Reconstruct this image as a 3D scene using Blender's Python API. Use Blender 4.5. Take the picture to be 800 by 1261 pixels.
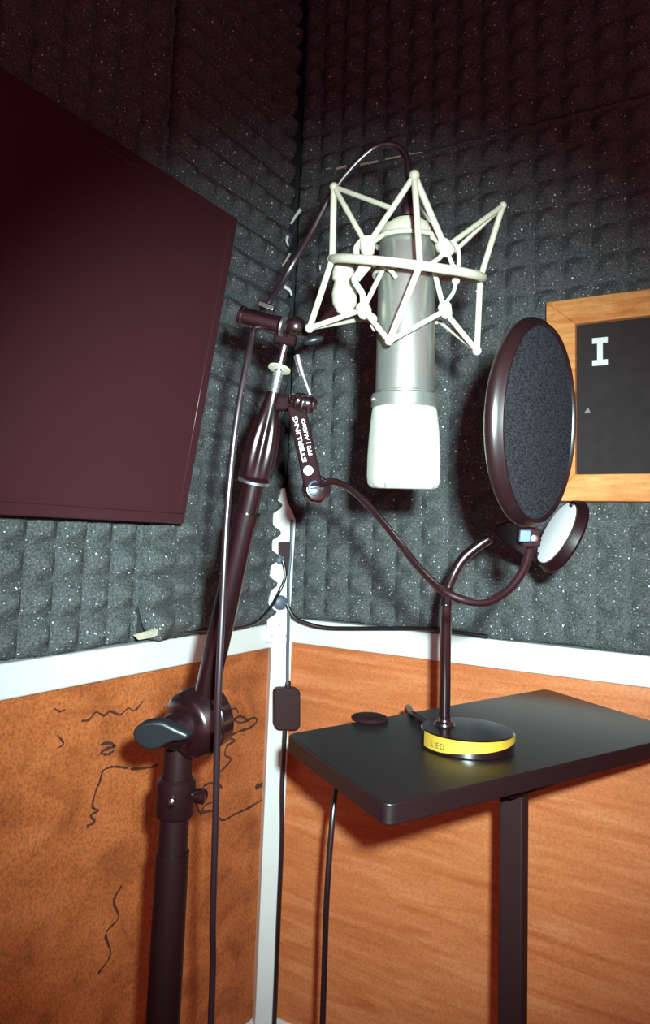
import bpy, bmesh, math, random
from mathutils import Vector, Matrix
random.seed(7)
for o in list(bpy.data.objects): bpy.data.objects.remove(o)
SC = bpy.context.scene; COL = SC.collection
V = Vector
# ---------------------------------------------------------------- camera
FPX, CX, CY = 890.0, 400.0, 563.0
R = Matrix(((0.86032631, 0.02394908, 0.50918079), (0.50842071, -0.11223627, -0.85376308), (0.03670171, 0.9933929, -0.10873603)))
CAM = V((0.85892393, -1.26744207, 1.0))
cd = bpy.data.cameras.new('camera'); cam = bpy.data.objects.new('camera', cd); COL.objects.link(cam)
cd.sensor_fit = 'HORIZONTAL'; cd.sensor_width = 36.0; cd.lens = 36.0*FPX/800; cd.shift_y = (CY-630.5)/800
cd.clip_start = 0.02
cam.matrix_world = Matrix.Translation(CAM) @ R.to_4x4()
SC.camera = cam
def cdir(x, y, z): return (R @ V((x, y, z))).normalized()
def ray(px, py): return R @ V(((px-CX)/FPX, -(py-CY)/FPX, -1.0))
def P(px, py, d): return CAM + ray(px, py)*d
def on(px, py, ax, v):
    r = ray(px, py); return CAM + r*((v-CAM[ax])/r[ax])
# ---------------------------------------------------------------- light: reddish ambient added to tint blacks and shadows maroon, the camera's flash
w = bpy.data.worlds.new('world'); SC.world = w; w.use_nodes = True
w.node_tree.nodes['Background'].inputs[0].default_value = (0.60, 0.17, 0.24, 1); w.node_tree.nodes['Background'].inputs[1].default_value = 0.62
ld = bpy.data.lights.new('flash', 'SPOT'); lo = bpy.data.objects.new('flash', ld); COL.objects.link(lo)
ld.energy = 135; ld.color = (0.74, 0.98, 0.97); ld.shadow_soft_size = 0.012; ld.spot_size = math.radians(76); ld.spot_blend = 1.0
lo.location = CAM + R @ V((0.040, 0.046, 0.0))
lo.rotation_euler = (R @ V((0.01, -0.22, -1))).to_track_quat('-Z', 'Y').to_euler()
SC.view_settings.view_transform = 'Standard'; SC.view_settings.look = 'None'
SC.view_settings.gamma = 1; SC.view_settings.use_curve_mapping = False; SC.view_settings.exposure = 0.0
# ---------------------------------------------------------------- materials
def mat(name, col, rough=0.5, metal=0.0, spec=0.5, noise=0.0, nscale=60, bump=0.0, bscale=200, coat=0.0):
    m = bpy.data.materials.new(name); m.use_nodes = True; nt = m.node_tree; b = nt.nodes['Principled BSDF']
    b.inputs['Base Color'].default_value = (*col, 1); b.inputs['Roughness'].default_value = rough
    b.inputs['Metallic'].default_value = metal; b.inputs['Specular IOR Level'].default_value = spec
    b.inputs['Coat Weight'].default_value = coat
    tc = nt.nodes.new('ShaderNodeTexCoord')
    if noise:
        n = nt.nodes.new('ShaderNodeTexNoise'); n.inputs['Scale'].default_value = nscale; n.inputs['Detail'].default_value = 6
        nt.links.new(tc.outputs['Object'], n.inputs['Vector'])
        r = nt.nodes.new('ShaderNodeValToRGB'); r.color_ramp.elements[0].position = .3; r.color_ramp.elements[1].position = .7
        r.color_ramp.elements[0].color = (*[c*(1-noise) for c in col], 1); r.color_ramp.elements[1].color = (*[min(1, c*(1+noise)) for c in col], 1)
        nt.links.new(n.outputs['Fac'], r.inputs['Fac']); nt.links.new(r.outputs['Color'], b.inputs['Base Color'])
    if bump:
        n = nt.nodes.new('ShaderNodeTexNoise'); n.inputs['Scale'].default_value = bscale; n.inputs['Detail'].default_value = 4
        nt.links.new(tc.outputs['Object'], n.inputs['Vector'])
        bp = nt.nodes.new('ShaderNodeBump'); bp.inputs['Strength'].default_value = bump; bp.inputs['Distance'].default_value = 0.002
        nt.links.new(n.outputs['Fac'], bp.inputs['Height']); nt.links.new(bp.outputs['Normal'], b.inputs['Normal'])
    return m
def foam_mat():
    m = mat('charcoal_foam', (.075, .082, .097), rough=.95, spec=.15, bump=.9, bscale=260); nt = m.node_tree; b = nt.nodes['Principled BSDF']
    tc = nt.nodes.new('ShaderNodeTexCoord')
    n = nt.nodes.new('ShaderNodeTexNoise'); n.inputs['Scale'].default_value = 320; n.inputs['Detail'].default_value = 3
    r = nt.nodes.new('ShaderNodeValToRGB'); r.color_ramp.elements[0].position = .35; r.color_ramp.elements[1].position = .68
    r.color_ramp.elements[0].color = (.060, .068, .066, 1); r.color_ramp.elements[1].color = (.150, .155, .158, 1)
    nt.links.new(tc.outputs['Object'], n.inputs['Vector']); nt.links.new(n.outputs['Fac'], r.inputs['Fac'])
    def specks(scale, thr, keep):
        v = nt.nodes.new('ShaderNodeTexVoronoi'); v.inputs['Scale'].default_value = scale; nt.links.new(tc.outputs['Object'], v.inputs['Vector'])
        a = nt.nodes.new('ShaderNodeMath'); a.operation = 'LESS_THAN'; a.inputs[1].default_value = thr; nt.links.new(v.outputs['Distance'], a.inputs[0])
        s = nt.nodes.new('ShaderNodeSeparateColor'); nt.links.new(v.outputs['Color'], s.inputs[0])
        c = nt.nodes.new('ShaderNodeMath'); c.operation = 'LESS_THAN'; c.inputs[1].default_value = keep; nt.links.new(s.outputs[0], c.inputs[0])
        d = nt.nodes.new('ShaderNodeMath'); d.operation = 'MULTIPLY'; nt.links.new(a.outputs[0], d.inputs[0]); nt.links.new(c.outputs[0], d.inputs[1])
        return d.outputs[0]
    cur = r.outputs['Color']
    for sc, th, kp, colr in ((150, .16, .35, (.62, .70, .78, 1)), (260, .2, .3, (.30, .34, .38, 1)), (70, .12, .22, (.95, .98, 1, 1))):
        mx = nt.nodes.new('ShaderNodeMix'); mx.data_type = 'RGBA'; nt.links.new(specks(sc, th, kp), mx.inputs[0])
        nt.links.new(cur, mx.inputs[6]); mx.inputs[7].default_value = colr; cur = mx.outputs[2]
    nt.links.new(cur, b.inputs['Base Color'])
    return m
def wood_mat(name, c1, c2, c3, axis='z', gs=(3, 3, 40), fleck=.25):
    m = mat(name, c1, rough=.55, spec=.25); nt = m.node_tree; b = nt.nodes['Principled BSDF']
    tc = nt.nodes.new('ShaderNodeTexCoord'); mp = nt.nodes.new('ShaderNodeMapping'); mp.inputs['Scale'].default_value = gs
    nt.links.new(tc.outputs['Object'], mp.inputs['Vector'])
    n = nt.nodes.new('ShaderNodeTexNoise'); n.inputs['Scale'].default_value = 1.6; n.inputs['Detail'].default_value = 8; n.inputs['Distortion'].default_value = .8
    nt.links.new(mp.outputs[0], n.inputs['Vector'])
    r = nt.nodes.new('ShaderNodeValToRGB'); r.color_ramp.elements[0].position = .3; r.color_ramp.elements[1].position = .72
    r.color_ramp.elements[0].color = (*c2, 1); r.color_ramp.elements[1].color = (*c3, 1)
    e = r.color_ramp.elements.new(.5); e.color = (*c1, 1)
    nt.links.new(n.outputs['Fac'], r.inputs['Fac'])
    n2 = nt.nodes.new('ShaderNodeTexNoise'); n2.inputs['Scale'].default_value = 260; n2.inputs['Detail'].default_value = 3; nt.links.new(tc.outputs['Object'], n2.inputs['Vector'])
    r2 = nt.nodes.new('ShaderNodeValToRGB'); r2.color_ramp.elements[0].position = .3; r2.color_ramp.elements[1].position = .6
    r2.color_ramp.elements[0].color = (1-fleck, 1-fleck, 1-fleck, 1); r2.color_ramp.elements[1].color = (1, 1, 1, 1); nt.links.new(n2.outputs['Fac'], r2.inputs['Fac'])
    mx = nt.nodes.new('ShaderNodeMix'); mx.data_type = 'RGBA'; mx.blend_type = 'MULTIPLY'; mx.inputs[0].default_value = 1
    nt.links.new(r.outputs['Color'], mx.inputs[6]); nt.links.new(r2.outputs['Color'], mx.inputs[7]); nt.links.new(mx.outputs[2], b.inputs['Base Color'])
    return m
M = dict(
    foam=foam_mat(),
    plaster=mat('charcoal_wall_paint', (.045, .045, .048), .9, noise=.1, nscale=8),
    ceil=mat('ceiling_paint', (.10, .10, .11), .9, noise=.1, nscale=6),
    floor=wood_mat('laminate_floor', (.12, .06, .03), (.08, .04, .02), (.16, .08, .04), gs=(2, 30, 2)),
    rail=mat('white_painted_rail', (.80, .82, .80), .55, noise=.04, nscale=12, bump=.15, bscale=90),
    cream=mat('cream_backing', (.70, .66, .50), .8, noise=.15, nscale=40),
    trunk=mat('white_trunking_plastic', (.82, .84, .78), .5, noise=.08, nscale=90),
    wood_l=wood_mat('orange_plywood_mottled', (.58, .165, .048), (.38, .10, .032), (.68, .21, .07), gs=(4, 6, 9), fleck=.45),
    wood_r=wood_mat('orange_plywood_grain', (.68, .215, .075), (.56, .155, .048), (.78, .29, .12), gs=(3, 3, 30), fleck=.22),
    frame=wood_mat('honey_pine', (.74, .30, .085), (.60, .19, .045), (.86, .42, .15), gs=(8, 8, 60), fleck=.12),
    crack=mat('dark_wood_stain', (.075, .022, .016), .8),
    plastic=mat('black_plastic', (.012, .0030, .0042), .42, spec=.25),
    matte=mat('matte_black_plastic', (.012, .0032, .0045), .7, spec=.05),
    soft=mat('black_soft_plastic', (.034, .010, .014), .6, spec=.3),
    tv=mat('black_screen_plastic', (.058, .017, .023), .35, spec=.15),
    bezel=mat('black_gloss_bezel', (.058, .017, .023), .18, spec=.18),
    hoop=mat('black_hoop_plastic', (.008, .0025, .0032), .32, spec=.55),
    gloss=mat('black_gloss_metal', (.010, .0028, .0040), .22, spec=.7, coat=.3),
    tubeg=mat('black_chrome_tube', (.008, .002, .003), .24, spec=.8),
    cable=mat('black_cable_rubber', (.010, .004, .007), .34, spec=.9),
    greycable=mat('blue_grey_cable', (.10, .12, .16), .4),
    chrome=mat('chrome', (.82, .84, .86), .18, 1.0),
    chromes=mat('brushed_chrome', (.80, .82, .84), .34, 1.0),
    nickel=mat('satin_nickel_enamel', (.42, .385, .30), .5, .12, noise=.05, nscale=50),
    cord=mat('cream_elastic_cord', (.40, .38, .30), .8, bump=.4, bscale=900),
    micbody=mat('satin_nickel_mic', (.42, .42, .39), .30, .85, noise=.03, nscale=200),
    micdark=mat('mic_side_nickel', (.34, .36, .35), .45, .5),
    grille=mat('bright_mesh_grille', (.42, .43, .38), .55, .1, bump=.5, bscale=1200),
    table=mat('black_table_laminate', (.010, .0035, .0045), .42, spec=.55, bump=.08, bscale=500),
    tableedge=mat('black_table_edging', (.020, .006, .008), .6, spec=.2),
    board=mat('black_letter_board', (.020, .012, .014), .8, noise=.2, nscale=70),
    white=mat('white_letter', (.82, .84, .84), .6),
    grey=mat('grey_mark', (.22, .24, .24), .7),
    lens=mat('white_diffuser', (.88, .86, .90), .4),
    teal=mat('teal_plastic', (.009, .010, .012), .38, spec=.3),
    yellow=mat('yellow_sticker', (.46, .28, .025), .6, noise=.1, nscale=60),
    green=mat('green_print', (.02, .09, .055), .7),
    print_white=mat('white_print', (.60, .62, .58), .6),
    screwblue=mat('blue_grey_metal', (.035, .055, .095), .5, .1),
)
def fabric():
    m = mat('dark_nylon_mesh', (.045, .055, .065), .95, spec=.05); nt = m.node_tree; b = nt.nodes['Principled BSDF']
    tc = nt.nodes.new('ShaderNodeTexCoord'); mp = nt.nodes.new('ShaderNodeMapping'); mp.inputs['Scale'].default_value = (260, 260, 1100)
    nt.links.new(tc.outputs['Object'], mp.inputs['Vector'])
    n = nt.nodes.new('ShaderNodeTexNoise'); n.inputs['Scale'].default_value = 1; n.inputs['Detail'].default_value = 4; nt.links.new(mp.outputs[0], n.inputs['Vector'])
    r = nt.nodes.new('ShaderNodeValToRGB'); r.color_ramp.elements[0].position = .35; r.color_ramp.elements[1].position = .7
    r.color_ramp.elements[0].color = (.006, .004, .006, 1); r.color_ramp.elements[1].color = (.024, .025, .029, 1)
    nt.links.new(n.outputs['Fac'], r.inputs['Fac']); nt.links.new(r.outputs['Color'], b.inputs['Base Color']); return m
M['fabric'] = fabric()
for k_, i_ in (('tubeg', 1.65), ('gloss', 1.8), ('cable', 1.7)): M[k_].node_tree.nodes['Principled BSDF'].inputs['IOR'].default_value = i_
# ---------------------------------------------------------------- mesh helpers
def frame_of(d):
    d = d.normalized(); a = V((0, 0, 1)) if abs(d.z) < .9 else V((1, 0, 0))
    u = d.cross(a).normalized(); return u, d.cross(u).normalized(), d
def smooth_path(pts, n=8):
    pts = [V(p) for p in pts]; out = []
    for i in range(len(pts)-1):
        p0 = pts[max(i-1, 0)]; p1 = pts[i]; p2 = pts[i+1]; p3 = pts[min(i+2, len(pts)-1)]
        for k in range(n):
            t = k/n
            out.append(.5*((2*p1)+(p2-p0)*t+(2*p0-5*p1+4*p2-p3)*t*t+(3*p1-p0-3*p2+p3)*t**3))
    out.append(pts[-1]); return out
def resample(pts, step):
    out = [pts[0]]; acc = 0
    for a, b in zip(pts, pts[1:]):
        L = (b-a).length
        if L < 1e-9: continue
        t = step-acc
        while t <= L: out.append(a+(b-a)*(t/L)); t += step
        acc = (acc+L) % step
    out.append(pts[-1]); return out
def tube(bm, pts, r, seg=12, ends=True):
    if callable(r): rs = [r(i, len(pts)) for i in range(len(pts))]
    else: rs = [r]*len(pts)
    T = []
    for i in range(len(pts)):
        T.append((pts[min(i+1, len(pts)-1)]-pts[max(i-1, 0)]).normalized())
    u = frame_of(T[0])[0]; rings = []
    for i, p in enumerate(pts):
        u = (u-T[i]*u.dot(T[i])).normalized(); v = T[i].cross(u)
        rings.append([bm.verts.new(p+(u*math.cos(2*math.pi*k/seg)+v*math.sin(2*math.pi*k/seg))*rs[i]) for k in range(seg)])
    for a, b in zip(rings, rings[1:]):
        for k in range(seg): bm.faces.new((a[k], a[(k+1) % seg], b[(k+1) % seg], b[k]))
    if ends: bm.faces.new(rings[0][::-1]); bm.faces.new(rings[-1])
def rod(bm, a, b, r, seg=12, r2=None):
    r2 = r if r2 is None else r2; tube(bm, [V(a), V(a).lerp(V(b), .5), V(b)], lambda i, n: r+(r2-r)*i/(n-1), seg)
def lathe(bm, p0, axis, prof, seg=40, mod=None, closed=False):
    u, v, d = frame_of(axis); rings = []
    for (t, r) in prof:
        ring = []
        for k in range(seg):
            th = 2*math.pi*k/seg; rr = r*(mod(th, t) if mod else 1)
            ring.append(bm.verts.new(V(p0)+d*t+(u*math.cos(th)+v*math.sin(th))*max(rr, 1e-5)))
        rings.append(ring)
    prs = list(zip(rings, rings[1:]))
    if closed: prs.append((rings[-1], rings[0]))
    for a, b in prs:
        for k in range(seg): bm.faces.new((a[k], a[(k+1) % seg], b[(k+1) % seg], b[k]))
    if not closed: bm.faces.new(rings[0][::-1]); bm.faces.new(rings[-1])
def torus(bm, c, u, v, r, seg=64, rseg=12):
    # u, v: in-plane radius vectors, r: tube radius
    n = u.cross(v).normalized(); rings = []
    for k in range(seg):
        a = 2*math.pi*k/seg; rad = u*math.cos(a)+v*math.sin(a); rn = rad.normalized()
        rings.append([bm.verts.new(c+rad+(rn*math.cos(b)+n*math.sin(b))*r) for b in [2*math.pi*j/rseg for j in range(rseg)]])
    for k in range(seg):
        A = rings[k]; B = rings[(k+1) % seg]
        for j in range(rseg): bm.faces.new((A[j], A[(j+1) % rseg], B[(j+1) % rseg], B[j]))
def prism(bm, pts, ext):
    a = [bm.verts.new(V(p)) for p in pts]; b = [bm.verts.new(V(p)+ext) for p in pts]; n = len(pts)
    bm.faces.new(a[::-1]); bm.faces.new(b)
    for i in range(n): bm.faces.new((a[i], a[(i+1) % n], b[(i+1) % n], b[i]))
def obox(bm, c, u, v, w_):
    c = V(c); prism(bm, [c-u-v-w_, c+u-v-w_, c+u+v-w_, c-u+v-w_], w_*2)
def abox(bm, lo_, hi):
    lo_, hi = V(lo_), V(hi); c = (lo_+hi)/2; h = (hi-lo_)/2
    obox(bm, c, V((h.x, 0, 0)), V((0, h.y, 0)), V((0, 0, h.z)))
def ball(bm, c, r, su=16, sv=10, scale=None, rot=None):
    mtx = Matrix.Translation(c)
    if rot is not None: mtx = mtx @ rot.to_4x4()
    if scale: mtx = mtx @ Matrix.Diagonal((*scale, 1))
    bmesh.ops.create_uvsphere(bm, u_segments=su, v_segments=sv, radius=r, matrix=mtx)
def obj(name, bm, m, parent=None, smooth=True, bevel=0, kind=None, label=None, loc=None, angle=40, keep=False):
    bmesh.ops.recalc_face_normals(bm, faces=bm.faces)
    me = bpy.data.meshes.new(name)
    if parent is not None: loc = parent['_w'] if '_w' in parent else None; loc = V(loc)
    elif keep: loc = V((0, 0, 0))
    elif loc is None:
        xs = [v.co.x for v in bm.verts]; ys = [v.co.y for v in bm.verts]; zs = [v.co.z for v in bm.verts]
        loc = V(((min(xs)+max(xs))/2, (min(ys)+max(ys))/2, min(zs)))
    for v in bm.verts: v.co -= loc
    if smooth:
        for f in bm.faces: f.smooth = True
        ca = math.radians(angle)
        for e in bm.edges:
            if len(e.link_faces) == 2 and e.calc_face_angle(0) > ca: e.smooth = False
    bm.to_mesh(me); bm.free()
    o = bpy.data.objects.new(name, me); COL.objects.link(o); me.materials.append(M[m] if isinstance(m, str) else m)
    if parent is not None: o.parent = parent; o['_w'] = tuple(loc)
    else: o.location = loc; o['_w'] = tuple(loc)
    if bevel:
        b = o.modifiers.new('bevel', 'BEVEL'); b.width = bevel; b.segments = 3; b.limit_method = 'ANGLE'; b.angle_limit = math.radians(35); b.harden_normals = False
    if kind: o['kind'] = kind
    if label: o['label'] = label
    return o
def tag(o, label, cat, group=None):
    o['label'] = label; o['category'] = cat
    if group: o['group'] = group
    return o
def thing(name, label, cat, loc):
    o = bpy.data.objects.new(name, None); COL.objects.link(o); o.location = loc; o['_w'] = tuple(loc); o.empty_display_size = .05
    return tag(o, label, cat)
B = bmesh.new
# ---------------------------------------------------------------- the setting
LW, RW, HC = 1.9, 2.0, 2.32
bm = B(); abox(bm, (-.1, -LW, 0), (0, 0, HC)); obj('wall_left', bm, 'plaster', kind='structure', smooth=False)
bm = B(); abox(bm, (-.1, 0, 0), (RW, .1, HC)); obj('wall_right', bm, 'plaster', kind='structure', smooth=False)
bm = B(); abox(bm, (-.1, -LW, -.08), (RW, .1, 0)); obj('floor', bm, 'floor', kind='structure', smooth=False)
bm = B(); abox(bm, (-.1, -LW, HC), (RW, .1, HC+.06)); obj('ceiling', bm, 'ceil', kind='structure', smooth=False)
# white rails between foam and plywood
ZL0, ZL1, ZR0, ZR1 = .775, .822, .786, .834
bm = B(); abox(bm, (0, -LW, ZL0), (.024, 0, ZL1)); obj('trim_1', bm, 'rail', kind='structure', bevel=.003)
bm = B(); abox(bm, (0, -.024, ZR0), (RW, 0, ZR1)); obj('trim_2', bm, 'rail', kind='structure', bevel=.003)
bm = B(); abox(bm, (.0, -LW, 0), (.016, 0, .08)); obj('baseboard_left', bm, 'rail', kind='structure', bevel=.003)
bm = B(); abox(bm, (.0, -.016, 0), (RW, 0, .08)); obj('baseboard_right', bm, 'rail', kind='structure', bevel=.003)
# plywood panels
pl = thing('plywood_panel', 'orange plywood wall panel with dark squiggly cracks, below the left rail', 'wall panel', (.005, -LW/2, .08))
bm = B(); abox(bm, (0, -LW, .08), (.010, -.012, ZL0)); obj('board', bm, 'wood_l', pl, smooth=False)
marks = [([(158, 946), (140, 944), (127, 949), (123, 962), (117, 977), (114, 994), (121, 998), (112, 1004), (116, 1012), (106, 1018)], 1.3),
         ([(123, 917), (134, 915), (141, 919), (132, 922), (124, 927), (133, 929), (140, 924)], 1.5),
         ([(100, 888), (110, 886), (118, 877), (128, 881), (136, 876), (148, 880), (158, 872), (166, 875), (176, 863)], 1.1),
         ([(160, 947), (185, 945), (196, 940)], 1.2),
         ([(66, 872), (74, 876), (80, 874)], .8), ([(70, 905), (78, 915), (72, 921)], .8),
         ([(276, 873), (284, 883), (296, 890), (312, 884), (316, 888), (308, 896), (293, 901), (282, 908), (289, 912), (279, 919), (277, 930), (284, 935), (274, 948), (268, 951)], 1.4),
         ([(288, 886), (296, 882), (306, 888)], 1.8), ([(281, 876), (290, 872), (293, 878)], 1.0),
         ([(214, 990), (228, 997), (240, 988), (246, 1000), (262, 999), (274, 1010), (290, 1002), (304, 996), (322, 985)], 1.4),
         ([(246, 1004), (252, 992), (262, 988)], 1.1), ([(314, 969), (321, 967), (327, 961)], 3.0), ([(250, 968), (262, 964), (274, 970)], 1.8),
         ([(230, 975), (236, 982), (228, 992)], 1.1), ([(150, 1090), (140, 1110), (146, 1130), (130, 1150), (136, 1175), (120, 1200)], 1.2)]
for pts, wd in marks:
    path = smooth_path([on(x, y, 0, .0104) for x, y in pts], 6); bm = B(); L = []
    for i, p in enumerate(path):
        t = (path[min(i+1, len(path)-1)]-path[max(i-1, 0)]).normalized(); nn = V((0, -t.z, t.y))
        hw = .0018*wd*(.45+.75*random.random())*(.3 if i in (0, len(path)-1) else 1)
        L.append((p-nn*hw, p+nn*hw))
    lower = [[bm.verts.new(q) for q in ab] for ab in L]; up = [[bm.verts.new(q+V((.0003, 0, 0))) for q in ab] for ab in L]
    for i in range(len(L)-1):
        for a, b in ((up[i], up[i+1]), (lower[i+1], lower[i])): bm.faces.new((a[0], a[1], b[1], b[0]))
        for s in (0, 1): bm.faces.new((lower[i][s], lower[i+1][s], up[i+1][s], up[i][s]))
    obj('crack', bm, 'crack', pl, smooth=False)
bm = B(); abox(bm, (.012, -.010, .08), (RW, 0, ZR0)); tag(obj('plywood_panel', bm, 'wood_r', smooth=False), 'plain orange plywood wall panel with fine grain, behind the black side table', 'wall panel')
# ---------------------------------------------------------------- foam sheets (real pyramids)
def foam(org, u, nrm, wd, z0, z1, pitch=.0508, sub=7, base=.016, hgt=.026, curl=None, ridge=0.0, seed=0, rag=0):
    rnd = random.Random(seed); bm = B(); nx = max(2, round(wd/pitch*sub)); nz = max(2, round((z1-z0)/pitch*sub)); jit = {}
    grid = []
    for j in range(nz+1):
        row = []
        for i in range(nx+1):
            s = wd*i/nx; t = (z1-z0)*j/nz
            cu, cv = int(s/pitch), int(t/pitch)
            k = jit.setdefault((cu, cv), (rnd.uniform(-.09, .09), rnd.uniform(-.09, .09), rnd.uniform(.82, 1.12)))
            fx = abs((s/pitch) % 1-.5-k[0]*(.5-abs((s/pitch) % 1-.5))*2)*2; fz = abs((t/pitch) % 1-.5-k[1]*(.5-abs((t/pitch) % 1-.5))*2)*2
            m = max(fx*(1-ridge), fz); hh = max(0, 1-m); hh = hh*.9+.1*hh*hh
            d = base+hgt*hh*k[2]+rnd.uniform(-.0006, .0006)
            zz = z0+t
            if rag and j == 0: zz += rag*math.sin(s*31+seed)+rnd.uniform(-.001, .001)
            off = curl(s, t) if curl else 0
            row.append((V(org)+u*s+nrm*(d+off)+V((0, 0, zz)), V(org)+u*s+nrm*(.001+off)+V((0, 0, zz))))
        grid.append(row)
    T = [[bm.verts.new(a) for a, b in r] for r in grid]; K = [[bm.verts.new(b) for a, b in r] for r in grid]
    for j in range(nz):
        for i in range(nx):
            bm.faces.new((T[j][i], T[j][i+1], T[j+1][i+1], T[j+1][i])); bm.faces.new((K[j][i], K[j+1][i], K[j+1][i+1], K[j][i+1]))
    for j in range(nz):
        for i in (0, nx): bm.faces.new((T[j][i], T[j+1][i], K[j+1][i], K[j][i]))
    for i in range(nx):
        for j in (0, nz): bm.faces.new((T[j][i], K[j][i], K[j][i+1], T[j][i+1]))
    return bm
SEAM = -.408; ZS = 1.760
def curlf(s, t):
    d = math.hypot(s*1.15, t); return max(0, (.105-d))**2*3.2 if d < .105 else 0
# left wall: u runs from the sheet's left edge toward the corner (+y)
bm = foam((0, -LW, 0), V((0, 1, 0)), V((1, 0, 0)), LW+SEAM-.012, ZL1+.001, 2.30, seed=1, rag=.002)
tag(obj('acoustic_foam_sheet', bm, 'foam', angle=80), 'charcoal pyramid foam sheet behind and below the black television, left of the curling seam', 'acoustic foam')
fs = thing('acoustic_foam_sheet', 'charcoal foam sheet with a curling lower corner, between the television and the room corner', 'acoustic foam', (0, SEAM/2, ZL1))
bm = foam((0, SEAM, 0), V((0, 1, 0)), V((1, 0, 0)), -SEAM-.062, ZL1+.004, 2.30, seed=2, ridge=.5, base=.028, curl=curlf, rag=.003)
obj('foam_body', bm, 'foam', fs, angle=80)
bm = B()   # cream backing peeling off at the corner
q = [on(164, 782, 0, .064), on(171, 788, 0, .062), on(188, 785, 0, .056), on(214, 773, 0, .050), on(192, 774, 0, .052)]
prism(bm, q, V((-.0015, 0, 0))); obj('backing_paper', bm, 'cream', fs, smooth=False, label='curled cream backing paper showing under the corner')
bm = foam((.022, 0, 0), V((1, 0, 0)), V((0, -1, 0)), RW-.022, ZR1+.002, ZS-.003, seed=3, rag=.002)
tag(obj('acoustic_foam_sheet', bm, 'foam', angle=80), 'charcoal pyramid foam sheet behind the microphone and the pop filter', 'acoustic foam')
bm = foam((.022, 0, 0), V((1, 0, 0)), V((0, -1, 0)), RW-.022, ZS+.003, 2.30, seed=4)
tag(obj('acoustic_foam_sheet', bm, 'foam', angle=80), 'dark pyramid foam sheet at the top right, above the pale dashed seam', 'acoustic foam')
# pale strips added where the gap between the foam sheets shows
sw = thing('seam_gap', 'pale dashes for the open gap along the foam seam above the microphone', 'seam', tuple(on(460, 196, 1, -.02)))
for x0, y0, x1, y1, wd in ((401, 208, 406, 207, 1.1), (414, 208, 426, 204, 2.2), (443, 203, 465, 198, 2.2), (474, 196, 493, 192, 1.5), (499, 191, 520, 187, .9)):
    bm = B(); a, b = on(x0, y0, 1, -.044), on(x1, y1, 1, -.044); e = V((0, 0, .0012*wd)); prism(bm, [a-e*.6, b-e, b+e*.5, a+e], V((0, .002, 0))); obj('gap_dash', bm, 'cream', sw, smooth=False)
# white slivers added for the trunking glimpsed through the corner gap
cs = thing('corner_slivers', 'white slivers for the trunking glimpsed in the dark corner gap left of the shock mount', 'torn paper', tuple(P(358, 380, 1.50)))
for pts, r0 in (([(370, 258), (364, 266), (358, 276)], 2.0), ([(354, 291), (353, 297), (355, 303)], 1.7), ([(357, 312), (352, 321), (347, 328)], 1.4), ([(350, 353), (357, 358), (359, 364)], 1.9), ([(394, 327), (394, 333)], 1.0)):
    bm = B(); pth = smooth_path([P(x, y, 1.44) for x, y in pts], 5)
    tube(bm, pth, lambda i, n, r0=r0: .0016*r0*(1.25-.6*i/(n-1)), 8); obj('white_sliver', bm, 'rail', cs)
# ---------------------------------------------------------------- corner trunking
def cplane(px, py, k): # plane across the corner, k metres in front of it
    n = V((1, -1, 0)).normalized(); r = ray(px, py); return CAM + r*((k-CAM.dot(n))/r.dot(n))
NC = V((1, -1, 0)).normalized()
ct = thing('cable_trunking', 'white vertical cable trunking running up the room corner', 'trunking', (.03, -.03, 0))
SD = V((1, 1, 0)).normalized()
zt = cplane(343, 790, .072).z
bm = B(); c0 = cplane(338, 1000, .066); c0.z = 0
obox(bm, V((c0.x, c0.y, zt/2))-NC*.016, SD*.0205, NC*.018, V((0, 0, zt/2))); obj('lower_duct', bm, 'rail', ct, bevel=.002)
bm = B(); prism(bm, [cplane(x, y, .086) for x, y in ((328, 791), (357, 791), (358, 744), (330, 744))], -NC*.04); obj('joint_cover', bm, 'trunk', ct, bevel=.002)
bm = B(); prism(bm, [cplane(x, y, .085) for x, y in ((330, 744), (358, 744), (360, 715), (361, 690), (363, 660), (364, 640), (356, 622), (354, 618), (351, 601), (347, 601), (344, 612), (341, 618), (337, 622), (335, 680), (332, 712), (333, 730))], -NC*.045); obj('upper_duct', bm, 'trunk', ct, bevel=.001)
bm = B(); prism(bm, [cplane(x, y, .090) for x, y in ((343, 668), (358, 667), (357, 705), (350, 712), (350, 686), (343, 684))], -NC*.010); obj('clip_bracket', bm, 'soft', ct, bevel=.001, label='dark clip bracket')
bm = B(); c = cplane(345, 742, .097); lathe(bm, c-NC*.004, NC, [(0, .014), (.006, .014), (.009, .010), (.010, .006)]); obj('grommet', bm, 'greycable', ct, label='grey round grommet')
bm = B(); c = cplane(345, 690, .093); lathe(bm, c-NC*.004, NC, [(0, .009), (.006, .009), (.008, .006)], 6); obj('plug', bm, 'greycable', ct, label='small grey plug')
for dx, dy in ((334, 752), (350, 750), (344, 770), (352, 783), (335, 783)):
    bm = B(); lathe(bm, cplane(dx, dy, .0862), NC, [(0, .0012), (.0006, .001)], 10); obj('screw_dot', bm, 'soft', ct)
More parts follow.
